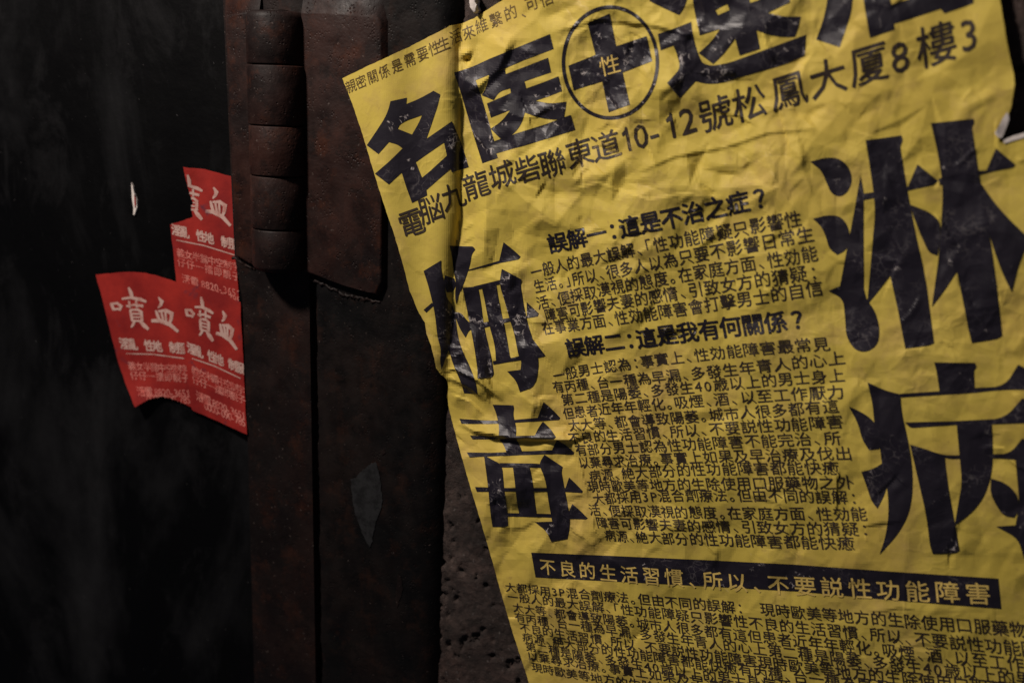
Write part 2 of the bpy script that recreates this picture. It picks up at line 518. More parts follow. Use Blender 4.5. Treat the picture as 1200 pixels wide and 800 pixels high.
# ------------------------------------------------------------------ the crumpled sheet: heights on a fine grid
GS = 2.5
GX0, GX1, GY0, GY1 = 380.0, 1340.0, -180.0, 930.0
gx = np.arange(GX0, GX1 + GS, GS)
gy = np.arange(GY0, GY1 + GS, GS)
U, V = np.meshgrid(gx, gy)


def blur(a, s):
    r = max(1, int(3 * s))
    kx = np.exp(-0.5 * (np.arange(-r, r + 1) / s) ** 2)
    kx /= kx.sum()
    b = np.pad(a, ((0, 0), (r, r)), 'edge')
    a = sum(kx[i] * b[:, i:i + a.shape[1]] for i in range(2 * r + 1))
    b = np.pad(a, ((r, r), (0, 0)), 'edge')
    return sum(kx[i] * b[i:i + a.shape[0]] for i in range(2 * r + 1))


def facets(spacing, seed, aniso=0.0):
    """piecewise flat random relief: linear interpolation over a random triangulation"""
    r = np.random.default_rng(seed)
    pts = []
    for y in np.arange(GY0 - spacing, GY1 + 2 * spacing, spacing):
        for x in np.arange(GX0 - spacing, GX1 + 2 * spacing, spacing):
            pts.append((x + r.uniform(-.48, .48) * spacing, y + r.uniform(-.48, .48) * spacing))
    co, _, tris, *_ = delaunay_2d_cdt([Vector(p) for p in pts], [], [], 0, 1e-4)
    hv = r.uniform(-1, 1, len(co))
    out = np.zeros_like(U)
    for t in tris:
        a, b, c = (co[i] for i in t)
        ix0, ix1 = int((min(a.x, b.x, c.x) - GX0) / GS), int((max(a.x, b.x, c.x) - GX0) / GS) + 2
        iy0, iy1 = int((min(a.y, b.y, c.y) - GY0) / GS), int((max(a.y, b.y, c.y) - GY0) / GS) + 2
        ix0, iy0 = max(ix0, 0), max(iy0, 0)
        if ix1 <= ix0 or iy1 <= iy0: continue
        uu, vv = U[iy0:iy1, ix0:ix1], V[iy0:iy1, ix0:ix1]
        if uu.size == 0: continue
        d = (b.y - c.y) * (a.x - c.x) + (c.x - b.x) * (a.y - c.y)
        if abs(d) < 1e-6: continue
        l1 = ((b.y - c.y) * (uu - c.x) + (c.x - b.x) * (vv - c.y)) / d
        l2 = ((c.y - a.y) * (uu - c.x) + (a.x - c.x) * (vv - c.y)) / d
        l3 = 1 - l1 - l2
        m = (l1 >= -1e-4) & (l2 >= -1e-4) & (l3 >= -1e-4)
        out[iy0:iy1, ix0:ix1][m] = (l1 * hv[t[0]] + l2 * hv[t[1]] + l3 * hv[t[2]])[m]
    return out


def sstep(a, b, x):
    t = np.clip((x - a) / (b - a), 0, 1)
    return t * t * (3 - 2 * t)


def gauss(cx, cy, rx, ry):
    return np.exp(-(((U - cx) / rx) ** 2 + ((V - cy) / ry) ** 2))


def seg_dist(path):
    """signed distance to a polyline (positive below / right of it) and a taper along it"""
    best = np.full(U.shape, 1e9); sg = np.zeros_like(U); along = np.zeros_like(U)
    L = [0]
    for a, b in zip(path[:-1], path[1:]): L.append(L[-1] + math.hypot(b[0] - a[0], b[1] - a[1]))
    for i, (a, b) in enumerate(zip(path[:-1], path[1:])):
        dx, dy = b[0] - a[0], b[1] - a[1]
        ln = math.hypot(dx, dy)
        t = np.clip(((U - a[0]) * dx + (V - a[1]) * dy) / ln ** 2, 0, 1)
        ex, ey = U - (a[0] + dx * t), V - (a[1] + dy * t)
        d = np.hypot(ex, ey)
        m = d < best
        best[m] = d[m]
        sg[m] = np.sign(dx * (V - a[1]) - dy * (U - a[0]))[m]
        along[m] = ((L[i] + t * ln) / L[-1])[m]
    return best, sg, along


MM = 0.001
amp = 0.55 + 0.75 * gauss(740, 190, 230, 130) + 0.75 * gauss(600, 440, 100, 200) + 0.35 * gauss(640, 590, 160, 120) + 0.5 * gauss(800, 10, 240, 40)
amp *= 1 - 0.30 * sstep(980, 1130, U)
amp *= 1 - 0.55 * sstep(530, 470, U) * sstep(300, 260, V)
H = facets(95, 5) * 1.5 * MM * (0.5 + 0.5 * amp)
FA = facets(50, 8) * 2.3 * MM * amp + facets(26, 9) * 1.5 * MM * amp
FA += facets(34, 19) * 1.0 * MM * amp * sstep(0.42, 0.6, fbm(U / 90, V / 90, 61, 2))


def edges_of(A):
    L = np.zeros_like(A)
    for ax in (0, 1):
        L += np.abs(np.roll(A, 1, ax) + np.roll(A, -1, ax) - 2 * A)
    return L


EDG = edges_of(FA)
H += FA
fine = facets(13, 14) * 0.48 * MM * amp
H += (fbm(U / 120, V / 120, 5, 3) - 0.5) * 3.0 * MM


def ridge(path, height, width, soft=1.0, oneside=0):
    """a creased ridge (height > 0) or valley; oneside makes one flank steep, the other long"""
    global H
    d, s, a = seg_dist(path)
    tap = np.minimum(1, np.minimum(a, 1 - a) * 5 + 0.05)
    w = np.where(s * oneside > 0, width * 0.25, width) if oneside else width
    H += height * MM * np.clip(1 - d / w, 0, None) ** soft * tap


# creases that can be read off the sheet
ridge([(530, 300), (545, 360), (560, 420), (585, 475)], 1.6, 16, 1.0, 1)
ridge([(560, 330), (580, 385), (610, 440), (650, 500)], 1.1, 16, 1.0, -1)
ridge([(600, 290), (620, 370), (650, 440), (670, 510), (690, 590)], 1.2, 15, 1.0, 1)
ridge([(545, 362), (590, 380), (620, 360)], 0.8, 12)
ridge([(520, 440), (548, 452), (570, 470)], 1.8, 15, 1.0, 1)
ridge([(528, 438), (560, 490), (580, 512)], 0.9, 12)
ridge([(525, 360), (545, 400), (550, 440)], -1.6, 14)
ridge([(708, 100), (735, 140), (760, 170), (772, 205)], 0.8, 13, 1.0, 1)
ridge([(740, 205), (790, 183), (850, 172), (900, 155), (960, 150)], 0.9, 16, 1.0, 1)
ridge([(650, 230), (700, 215), (760, 235), (800, 228), (850, 232)], 0.6, 14, 1.0, -1)
ridge([(790, 130), (840, 160), (900, 185), (950, 215)], 0.5, 13)
ridge([(975, 60), (1000, 95), (1040, 105), (1090, 120)], 0.5, 16)
ridge([(640, 40), (700, 22), (770, 30), (830, 48)], 1.3, 20, 1.0, 1)
ridge([(765, 60), (800, 40), (880, 30)], 0.8, 18, 1.0, -1)
ridge([(690, 615), (730, 600), (790, 620), (860, 610)], 0.6, 14, 1.0, 1)
ridge([(640, 640), (700, 660), (760, 655), (860, 690)], 0.45, 14)
ridge([(960, 395), (1010, 420), (1100, 415), (1180, 430)], 0.5, 18)
ridge([(1000, 200), (1060, 215), (1120, 205), (1190, 190)], 0.45, 16)
ridge([(700, 430), (740, 470), (800, 480), (880, 520), (960, 530)], 0.45, 16)
ridge([(690, 520), (720, 545), (790, 545)], 0.5, 12, 1.0, 1)
ridge([(560, 60), (545, 85), (538, 120)], 0.7, 12, 1.0, 1)
ridge([(600, 40), (584, 80), (562, 100), (540, 112)], 2.4, 34, 1.0, -1)
ridge([(545, 30), (547, 50), (552, 66)], 0.9, 14)
# the pleat lying across the lower left character
d, s, a = seg_dist([(536, 494), (556, 505), (600, 513), (640, 514), (668, 516), (692, 508)])
tap = np.minimum(1, np.minimum(a, 1 - a) * 4)
H += 4.2 * MM * np.where(s < 0, np.clip(1 - d / 30, 0, 1) ** 1.6, np.clip(1 - d / 3.5, 0, 1)) * tap
# small hole with a raised lip where something pokes through
H += 2.2 * MM * gauss(546, 63, 7, 6) - 2.6 * MM * gauss(548, 70, 3.2, 3.2)
# bulge at the upper edge of the sheet
H += 3.0 * MM * gauss(730, -10, 90, 22) + 2.0 * MM * gauss(870, -25, 70, 25)

ridge([(496, 372), (512, 392), (530, 398)], 1.3, 11, 1.0, 1)
ridge([(506, 412), (524, 420), (545, 412)], 1.5, 11, 1.0, -1)
ridge([(516, 436), (532, 432), (560, 446), (590, 470)], 2.0, 12, 1.0, 1)
ridge([(527, 462), (550, 470), (566, 486)], 1.2, 11, 1.0, -1)
ridge([(470, 300), (490, 318), (508, 322)], 0.8, 12, 1.0, 1)
rr = random.Random(23)
for n_ in range(460):
    cx_, cy_ = rr.uniform(440, 1210), rr.uniform(-20, 830)
    dens = 0.30 + 0.55 * math.exp(-((cx_ - 760) / 230) ** 2 - ((cy_ - 190) / 140) ** 2) + 0.4 * math.exp(-((cx_ - 620) / 110) ** 2 - ((cy_ - 480) / 200) ** 2)
    if rr.random() > dens: continue
    an = rr.choice((0.15, 0.75, 1.0, -0.35, 1.3, -0.8)) + rr.uniform(-.35, .35)
    ln_ = rr.uniform(14, 62)
    pth = []
    for q_ in (-0.5, -0.17, 0.17, 0.5):
        pth.append((cx_ + math.cos(an) * ln_ * q_ + rr.uniform(-4, 4), cy_ + math.sin(an) * ln_ * q_ + rr.uniform(-4, 4)))
    x0_, x1_ = int((min(p[0] for p in pth) - 30 - GX0) / GS), int((max(p[0] for p in pth) + 30 - GX0) / GS)
    y0_, y1_ = int((min(p[1] for p in pth) - 30 - GY0) / GS), int((max(p[1] for p in pth) + 30 - GY0) / GS)
    sl = (slice(max(y0_, 0), max(y1_, 1)), slice(max(x0_, 0), max(x1_, 1)))
    U_, V_, H_ = U, V, H
    U, V, H = U_[sl], V_[sl], H_[sl].copy()
    ridge(pth, rr.choice((1, 1, -1)) * rr.uniform(0.25, 0.72), rr.uniform(6, 12), 1.0, rr.choice((0, 1, -1)))
    H_[sl] = H
    U, V, H = U_, V_, H_

fine_map = blur(H, 0.7)
lap = np.abs(blur(H, 0.7) - blur(H, 2.2))
H = blur(H, 0.34) + fine

# where the sheet runs from the hinge and the frame down on to the wall
xc = np.interp(gy, [-180, 28, 150, 250, 300, 360, 440, 470, 930], [545, 541, 540, 539, 533, 529, 527, 524, 505])[:, None]
t = np.clip((U - (xc - 36)) / 36, 0, 1)
step = np.where(t < 1, 1 - t ** 3.0, 0)
plate_h = 6.6 * MM + 5.6 * MM * sstep(500, 446, U)
keep = sstep(470, 420, V)
base = 3.0 * MM + 2.6 * MM * sstep(538, 600, U) + plate_h * step * np.maximum(keep, 0.0)
damp = 1 - 0.75 * sstep(0, 0.3, step)
Hs = base + H * damp
lo = np.where(step > 0.03, base - 0.3 * MM, 1.75 * MM)
Hs = np.where(Hs < lo, lo + (Hs - lo) * 0.3, Hs)
Hs = np.maximum(Hs, 1.55 * MM)
Hs = np.where(U < xc + 14, np.maximum(Hs, H_FRAME * step + 1.0 * MM), Hs)
Hs = np.where(U < 455, np.maximum(Hs, HL + 0.5 * MM), Hs)
WEAR = np.clip(blur(EDG, 0.45) / (0.20 * MM) - 0.30, 0, 1) * sstep(0.47, 0.60, fbm(U / 34, V / 34, 77, 3)) * sstep(0.42, 0.60, fbm(U / 6, V / 6, 91, 3)) * (1 - 0.55 * sstep(880, 980, U))


def sample(A, x, y):
    fx = np.clip((np.asarray(x) - GX0) / GS, 0, len(gx) - 1.001)
    fy = np.clip((np.asarray(y) - GY0) / GS, 0, len(gy) - 1.001)
    ix, iy = fx.astype(int), fy.astype(int)
    fx, fy = fx - ix, fy - iy
    a, b, c, d = A[iy, ix], A[iy, ix + 1], A[iy + 1, ix], A[iy + 1, ix + 1]
    up = a + (b - a) * fx + (d - b) * fy          # triangle a-b-d
    dn = a + (d - c) * fx + (c - a) * fy          # triangle a-c-d
    return np.where(fx >= fy, up, dn)


def slice_bm(bm, gs=GS, ox=GX0, oy=GY0, diag=True):
    xs = [v.co.x for v in bm.verts]; ys = [v.co.y for v in bm.verts]
    def cut(p, n):
        bmesh.ops.bisect_plane(bm, geom=bm.verts[:] + bm.edges[:] + bm.faces[:], dist=1e-5, plane_co=p, plane_no=n)
    for i in range(math.ceil((min(xs) - ox) / gs), math.floor((max(xs) - ox) / gs) + 1): cut((ox + i * gs, 0, 0), (1, 0, 0))
    for i in range(math.ceil((min(ys) - oy) / gs), math.floor((max(ys) - oy) / gs) + 1): cut((0, oy + i * gs, 0), (0, 1, 0))
    if diag:
        dd = [(v.co.x - ox) - (v.co.y - oy) for v in bm.verts]
        for i in range(math.ceil(min(dd) / gs), math.floor(max(dd) / gs) + 1):
            cut((ox + i * gs, oy, 0), (1, -1, 0))


def soften(l, turns=2):
    """round the gentle bends of a traced outline and keep its sharp corners"""
    if len(l) < 5 or len(l) > 60: return l
    for _ in range(turns):
        out = []
        n = len(l)
        for i in range(n):
            a, b, c = np.array(l[i - 1], float), np.array(l[i], float), np.array(l[(i + 1) % n], float)
            d1, d2 = b - a, c - b
            l1, l2 = np.linalg.norm(d1), np.linalg.norm(d2)
            cs = (d1 @ d2) / (l1 * l2 + 1e-9)
            if 0.55 < cs < 0.998:
                e = 0.25 * min(l1, l2)
                out += [tuple(b - d1 / l1 * e), tuple(b + d2 / l2 * e)]
            else: out.append(tuple(b))
        l = out
    return l


def poly_bm(bm, loops):
    """fill an outline with holes, in flat sheet coordinates"""
    lp = [[Vector((x, y, 0)) for x, y in soften(l)] for l in loops]
    flat = [v for l in lp for v in l]
    vs = [bm.verts.new(v) for v in flat]
    for t in tessellate_polygon(lp):
        try: bm.faces.new([vs[i] for i in t])
        except ValueError: pass


class Print:
    """gathers flat shapes, slices them on the sheet's own grid and lays them on the sheet"""
    def __init__(s): s.v, s.f, s.lift = [], [], []

    def add(s, bm, lift, diag=True):
        if isinstance(bm, list):
            for k_, b_ in enumerate(bm): s.add(b_, lift + k_ * 0.000011, diag)
            return
        slice_bm(bm, diag=diag)
        bm.verts.index_update()
        n = len(s.v)
        s.v += [(v.co.x, v.co.y) for v in bm.verts]
        s.lift += [lift] * len(bm.verts)
        for f in bm.faces:
            idx = [n + v.index for v in f.verts]
            nz = f.normal.z
            s.f.append(idx if nz < 0 else idx[::-1])
        bm.free()

    def build(s, name, mat, parent, extra=0.0):
        a = np.array(s.v)
        h = sample(Hs, a[:, 0], a[:, 1]) + np.array(s.lift) + extra
        return link_mesh(name, PA(a[:, 0], a[:, 1], h), s.f, mat, parent, False, sample(WEAR, a[:, 0], a[:, 1]))


# glyphs of the typeface bundled with the program, as flat outlines
_glyph = {}


def glyph(ch, bold):
    key = (ch, 0)
    bold = 0.0
    if ch == '1':
        return ([(0.17, 0), (0.26, 0), (0.26, 0.70), (0.195, 0.70), (0.17, 0.62), (0.06, 0.555), (0.06, 0.475), (0.17, 0.52)], [(0, 1, 2, 3, 4, 7), (4, 5, 6, 7)])
    if key not in _glyph:
        c = bpy.data.curves.new('glyph', 'FONT')
        c.body = ch
        c.resolution_u = 2
        c.offset = bold
        o = bpy.data.objects.new('glyph', c)
        COL.objects.link(o)
        dg = bpy.context.evaluated_depsgraph_get()
        ev = o.evaluated_get(dg)
        m = ev.to_mesh()
        _glyph[key] = ([(v.co.x, v.co.y) for v in m.vertices], [tuple(p.vertices) for p in m.polygons])
        ev.to_mesh_clear()
        bpy.data.objects.remove(o)
        bpy.data.curves.remove(c)
    return _glyph[key]


NARROW = set("0123456789P-")
ODD = set("、。「」：，")


def char_bm(ch, cx, cy, w, h, tx, ty, lean, bold):
    """one character centred at cx, cy; its baseline runs along (tx, ty); its upright leans by lean"""
    vs, fs = glyph(ch, 0)
    bm = bmesh.new()
    mx = 0.285 if ch in NARROW else 0.5
    if ch == '1': mx = 0.2
    if ch in "、。：，": mx = 0.24
    if ch == "」": mx = 0.25
    if ch == "「": mx = 0.78
    if ch == "？": mx = 0.3
    bv = []
    for x, y in vs:
        a, b = (x - mx) * w, (y - 0.38) * h
        bv.append(bm.verts.new((cx + a * tx - b * lean, cy + a * ty - b, 0)))
    for f in fs:
        try: bm.faces.new([bv[i] for i in f])
        except ValueError: pass
    bmesh.ops.remove_doubles(bm, verts=bm.verts, dist=1e-4)
    bm.normal_update()
    return bm


def char_bms(ch, cx, cy, w, h, tx, ty, lean, bold):
    """the same character struck two or four times, a touch apart, for the weight of its strokes"""
    if bold <= 0: return [char_bm(ch, cx, cy, w, h, tx, ty, lean, 0)]
    q = ((-1, -1), (1, 1)) if bold < 0.02 else ((-1, -1), (1, 1), (-1, 1), (1, -1))
    return [char_bm(ch, cx + a * bold * w, cy + b * bold * h, w, h, tx, ty, lean, 0) for a, b in q]


def lean_at(x): return 0.285 - 0.00027 * (x - 540)


def text_line(name, text, p0, pm, im, p1, wmul, h0, h1, mat, parent, bold=0.0, lift=0.00016, lean=None, skip=0):
    """characters spread from p0 (first) through pm (the im-th) to p1 (last), following the curve of the sheet"""
    wt = [0.62 if (c in NARROW or c in ODD) else 1.0 for c in text]
    cum = [0.0]
    for q, r in zip(wt[:-1], wt[1:]): cum.append(cum[-1] + (q + r) / 2)
    tot = cum[-1]
    pr = Print()
    ti = cum[im] / tot
    cf = []
    for a, b, c in zip(p0, pm, p1):
        A = np.array([[ti, ti * ti], [1, 1]])
        s = np.linalg.solve(A, np.array([b - a, c - a]))
        cf.append((a, s[0], s[1]))
    # keep the spacing from running away at either end
    lim = 0.24 * (p1[0] - p0[0])
    if abs(cf[0][2]) > lim:
        q = math.copysign(lim, cf[0][2])
        cf[0] = (p0[0], p1[0] - p0[0] - q, q)
    for i, ch in enumerate(text):
        if ch in " 　" or i < skip: continue
        t = cum[i] / tot
        x, y = (c[0] + c[1] * t + c[2] * t * t for c in cf)
        dx, dy = (c[1] + 2 * c[2] * t for c in cf)
        pitch = dx / tot
        w, h = pitch * wmul, h0 + (h1 - h0) * t
        if x > 1260 or y > 860: continue
        jx, jy = random.uniform(-.3, .3), random.uniform(-.4, .4)
        pr.add(char_bms(ch, x + jx, y + jy, w, h, 1.0, dy / dx, lean if lean is not None else lean_at(x), bold), lift, diag=False)
    return pr.build(name, mat, parent)


# ------------------------------------------------------------------ poster
poster = thing("poster", P(800, 400, 0.004), "crumpled yellow paper poster with big black Chinese lettering pasted over frame and wall", "poster")
outline = [(401, 92), (430, 78), (480, 55), (505, 42), (520, 34.5), (527, 30.5), (541, 28), (555, 22), (575, 9), (590, 0), (640, -28), (760, -90), (900, -120),
           (1040, -140), (1150, -145), (1163, -60), (1172, 0), (1180, 50), (1188, 88), (1189, 100), (1185, 125), (1178, 146), (1172, 158), (1170.5, 166), (1175, 168), (1184, 164),
           (1200, 158), (1235, 150), (1252, 300), (1268, 500), (1290, 860), (1150, 880), (1000, 872), (900, 890), (650, 885), (632, 840), (620, 800), (600, 738),
           (586, 690), (572, 640), (559, 596), (548, 560), (538, 524), (530, 494), (526, 478), (524, 465), (525.5, 452), (523, 444), (516, 438), (511, 431), (509, 420),
           (505, 405), (500, 391), (498, 378), (490, 365), (485, 352), (480, 341), (473, 312), (462, 275), (450, 240), (438, 202), (425, 158), (413, 122)]


def inside(x, y):
    r = np.zeros(np.shape(x), bool)
    for (ax, ay), (bx, by) in zip(outline, outline[1:] + outline[:1]):
        c = (ay > y) != (by > y)
        r ^= c & (x < (bx - ax) * (y - ay) / (by - ay + 1e-12) + ax)
    return r


ins = inside(U, V)
nx, ny = len(gx), len(gy)
cell_in = ins[:-1, :-1] & ins[1:, :-1] & ins[1:, 1:] & ins[:-1, 1:]
# fine roughness of the torn rim, kept in the outline itself
rim = []
for (ax, ay), (bx, by) in zip(outline, outline[1:] + outline[:1]):
    n = max(1, int(math.hypot(bx - ax, by - ay) / 3))
    for i in range(n):
        t_ = i / n
        rim.append((ax + (bx - ax) * t_ + random.uniform(-.25, .25), ay + (by - ay) * t_ + random.uniform(-.25, .25)))
def seg_cells():
    m = np.zeros((ny - 1, nx - 1), bool)
    for x, y in [(a[0] + (b[0] - a[0]) * t_, a[1] + (b[1] - a[1]) * t_) for a, b in zip(rim, rim[1:] + rim[:1]) for t_ in np.linspace(0, 1, 8)]:
        i, j = int((x - GX0) / GS), int((y - GY0) / GS)
        m[max(j - 1, 0):j + 2, max(i - 1, 0):i + 2] = True
    return m
near = seg_cells()
full = cell_in & ~near


def clip_poly(poly, cx0, cy0, cx1, cy1):
    for ax, lim, sgn in ((0, cx0, 1), (0, cx1, -1), (1, cy0, 1), (1, cy1, -1)):
        out = []
        for p, q in zip(poly, poly[1:] + poly[:1]):
            pi, qi = (p[ax] - lim) * sgn >= 0, (q[ax] - lim) * sgn >= 0
            if pi: out.append(p)
            if pi != qi:
                t_ = (lim - p[ax]) / (q[ax] - p[ax])
                out.append((p[0] + (q[0] - p[0]) * t_, p[1] + (q[1] - p[1]) * t_))
        poly = out
        if not poly: break
    return poly


sheet_v, sheet_f, vid = [], [], {}


def vkey(x, y):
    kx = (round(x * 200), round(y * 200))
    if kx not in vid:
        vid[kx] = len(sheet_v)
        sheet_v.append((x, y))
    return vid[kx]


jj, ii = np.nonzero(full)
for j, i in zip(jj, ii):
    a, b, c, d = vkey(gx[i], gy[j]), vkey(gx[i + 1], gy[j]), vkey(gx[i], gy[j + 1]), vkey(gx[i + 1], gy[j + 1])
    sheet_f.append((a, d, b)); sheet_f.append((a, c, d))
edge_bm = bmesh.new()
BLK = 24
for bj in range(0, ny - 1, BLK):
    for bi in range(0, nx - 1, BLK):
        sub = near[bj:bj + BLK, bi:bi + BLK]
        if not sub.any(): continue
        blk = clip_poly(rim, gx[bi], gy[bj], gx[min(bi + BLK, nx - 1)], gy[min(bj + BLK, ny - 1)])
        if len(blk) < 3: continue
        for j, i in zip(*np.nonzero(sub)):
            J, I = bj + j, bi + i
            pl = clip_poly(blk, gx[I], gy[J], gx[I + 1], gy[J + 1])
            if len(pl) < 3: continue
            ids = []
            for x, y in pl:
                v_ = vkey(x, y)
                if v_ not in ids: ids.append(v_)
            if len(ids) >= 3: sheet_f.append(tuple(ids[::-1]))
sv = np.array(sheet_v)
sheet = link_mesh("paper_sheet", PA(sv[:, 0], sv[:, 1], sample(Hs, sv[:, 0], sv[:, 1])), sheet_f, M_PAPER, poster, False, sample(WEAR, sv[:, 0], sv[:, 1]))


def big_char(name, x0, y0, sc, shapes, mat=M_INK, parent=poster, lift=0.00014):
    """a traced character; each stroke lies a hair above the one before"""
    pr = Print()
    for kk, loops in enumerate(shapes):
        bm = bmesh.new()
        poly_bm(bm, [[(x0 + x / sc, y0 + y / sc) for x, y in l] for l in loops])
        bm.normal_update()
        pr.add(bm, lift + kk * 0.000012)
    return pr.build(name, mat, parent)


big_char("large_character", 420, 100, 5.336, [[
    [(200, 100), (303, 78), (298, 118), (380, 85), (470, 35), (512, 58), (495, 130), (455, 250), (425, 335), (585, 225), (612, 285), (640, 350), (690, 512), (585, 545),
     (575, 522), (425, 655), (430, 688), (335, 735), (300, 640), (270, 545), (190, 620), (103, 553), (200, 470), (275, 395), (245, 370), (190, 355), (125, 430), (52, 375), (110, 290), (165, 205), (188, 150)],
    [(258, 245), (300, 220), (398, 187), (375, 240), (335, 308), (245, 272)],
    [(358, 480), (535, 358), (553, 440), (455, 530), (398, 578)]]])
big_char("large_character", 520, 30, 4.706, [
    [[(57, 260), (150, 232), (250, 185), (585, 48), (606, 130), (450, 188), (330, 240), (175, 302), (200, 370), (245, 520), (278, 638), (400, 595), (560, 545), (700, 493),
      (725, 575), (600, 615), (450, 660), (290, 705), (298, 730), (213, 760), (150, 560), (100, 390)]],
    [[(250, 272), (335, 240), (342, 268), (455, 225), (575, 178), (592, 258), (445, 308), (455, 347), (545, 315), (633, 280), (652, 362), (580, 390), (505, 415), (585, 432),
      (677, 420), (662, 512), (620, 520), (560, 515), (500, 500), (447, 480), (430, 540), (385, 600), (320, 632), (258, 570), (320, 528), (367, 466), (260, 508), (238, 430),
      (320, 395), (370, 372), (366, 346), (305, 365), (275, 412), (210, 385), (240, 330)]]])
cross = big_char("cross_emblem", 650, 0, 5.336, [
    [[(348 + 305 * math.cos(a_), 392 + 358 * math.sin(a_)) for a_ in np.linspace(0, 2 * math.pi, 72, endpoint=False)],
     [(348 + 283 * math.cos(a_), 392 + 335 * math.sin(a_)) for a_ in np.linspace(0, 2 * math.pi, 72, endpoint=False)]],
    [[(205, 147), (343, 85), (385, 290), (575, 227), (610, 383), (425, 455), (470, 655), (338, 703), (297, 510), (118, 565), (85, 412), (255, 345)]]])
pr = Print()
pr.add(char_bms("性", 714.5, 76.5, 25, 24, 1, -0.26, 0.2, 0.0), 0.00026)
pr.build("printed_character", M_YPRINT, cross)
big_char("large_character", 750, 0, 6.0, [
    [[(65, 8), (170, 60), (275, 108), (305, 65), (335, -10), (330, -80), (110, -80)]],
    [[(125, 240), (245, 200), (360, 155), (365, 205), (380, 285), (408, 380), (435, 440), (470, 457), (510, 463), (620, 445), (800, 380), (1168, 245), (1158, 395), (1000, 460),
      (700, 545), (560, 588), (470, 592), (390, 572), (280, 692), (190, 585), (285, 480), (262, 390), (235, 322), (145, 355)]],
    [[(370, 15), (392, 120), (420, 250), (562, 205), (505, 290), (412, 375), (515, 452), (600, 370), (668, 272), (700, 392), (845, 345), (818, 215), (900, 245), (1000, 262), (1088, 260),
      (1112, 200), (1130, 118), (1000, 118), (900, 92), (1055, 18), (1040, -100), (370, -100)],
     [(530, 72), (612, 28), (628, 72), (548, 108)], [(775, 22), (838, 2), (822, -40), (762, -20)]]])
big_char("large_character", 930, 0, 4.444, [
    [[(180, -80), (310, -80), (307, 0), (300, 70), (240, 247), (117, 207), (150, 120), (172, 30)]],
    [[(352, -80), (370, 40), (397, 198), (527, 155), (522, 126), (765, 48), (785, 72), (937, 18), (925, -80), (740, -80), (640, -15), (508, 25), (490, -80)]]])
big_char("large_character", 480, 270, 4.0, [
    [[(65, 190), (148, 140), (148, 185), (160, 235), (175, 320), (200, 345), (215, 400), (225, 490), (245, 560), (285, 640), (312, 720), (318, 766), (255, 762), (240, 710), (205, 630),
      (183, 560), (165, 610), (150, 655), (142, 610), (148, 560), (130, 500), (118, 380), (85, 250)]],
    [[(65, 372), (105, 338), (112, 352), (78, 385)]],
    [[(165, 210), (210, 225), (218, 255), (200, 290), (175, 290), (160, 250)]],
    [[(188, 72), (298, 75), (308, 90), (292, 110), (282, 165), (255, 245), (232, 300), (218, 345), (212, 300), (218, 250), (205, 180), (200, 120)]],
    [[(270, 186), (420, 142), (440, 55), (482, 88), (520, 122), (512, 135), (420, 153), (272, 190)]],
    [[(205, 380), (240, 385), (285, 440), (350, 435), (355, 450), (280, 465), (262, 502), (235, 460)]],
    [[(345, 432), (445, 412), (550, 400), (548, 335), (605, 388), (600, 402), (470, 425), (350, 455)]],
    [[(248, 268), (320, 262), (335, 340), (345, 430), (360, 500), (385, 600), (395, 675), (380, 690), (318, 692), (318, 650), (305, 560), (285, 450)]],
    [[(340, 275), (405, 250), (420, 340), (440, 430), (455, 500), (470, 590), (480, 608), (405, 615), (400, 540), (375, 450), (365, 400), (350, 320)]],
    [[(300, 262), (425, 232), (428, 250), (310, 278)]],
    [[(390, 612), (515, 590), (575, 560), (570, 500), (605, 545), (638, 588), (600, 596), (525, 605), (392, 628)]],
    [[(432, 180), (525, 230), (520, 255), (535, 350), (555, 440), (580, 520), (600, 580), (605, 640), (592, 705), (575, 735), (517, 757), (500, 705), (457, 660), (520, 652),
      (524, 610), (510, 585), (490, 480), (470, 420), (445, 330), (420, 250)]]])
big_char("large_character", 530, 460, 4.444, [
    [[(210, 62), (318, 65), (322, 80), (318, 115), (335, 190), (330, 235), (350, 270), (370, 322), (285, 318), (268, 270), (240, 238), (245, 180), (230, 110)]],
    [[(37, 135), (240, 148), (445, 130), (475, 48), (520, 85), (562, 130), (555, 142), (440, 148), (240, 162), (48, 162)]],
    [[(92, 222), (240, 227), (430, 222), (450, 180), (472, 150), (510, 185), (540, 230), (530, 243), (430, 237), (240, 242), (105, 242)]],
    [[(75, 310), (200, 312), (520, 298), (545, 245), (595, 275), (635, 310), (630, 322), (520, 318), (160, 332), (90, 336)]],
    [[(165, 325), (250, 370), (262, 400), (270, 510), (285, 600), (290, 690), (270, 698), (210, 698), (200, 640), (185, 480)]],
    [[(245, 365), (450, 368), (570, 385), (568, 402), (450, 388), (255, 388)]],
    [[(315, 380), (400, 380), (415, 440), (425, 530), (440, 640), (350, 640), (335, 560), (325, 460)]],
    [[(118, 490), (260, 495), (430, 495), (590, 495), (608, 440), (645, 475), (680, 512), (675, 520), (590, 515), (270, 512), (128, 515)]],
    [[(280, 625), (500, 630), (600, 635), (625, 578), (665, 612), (705, 652), (695, 658), (605, 655), (500, 648), (282, 642)]],
    [[(450, 370), (480, 322), (575, 385), (568, 410), (580, 480), (600, 580), (615, 680), (600, 760), (515, 775), (490, 720), (430, 672), (520, 670), (500, 560), (485, 450)]]])
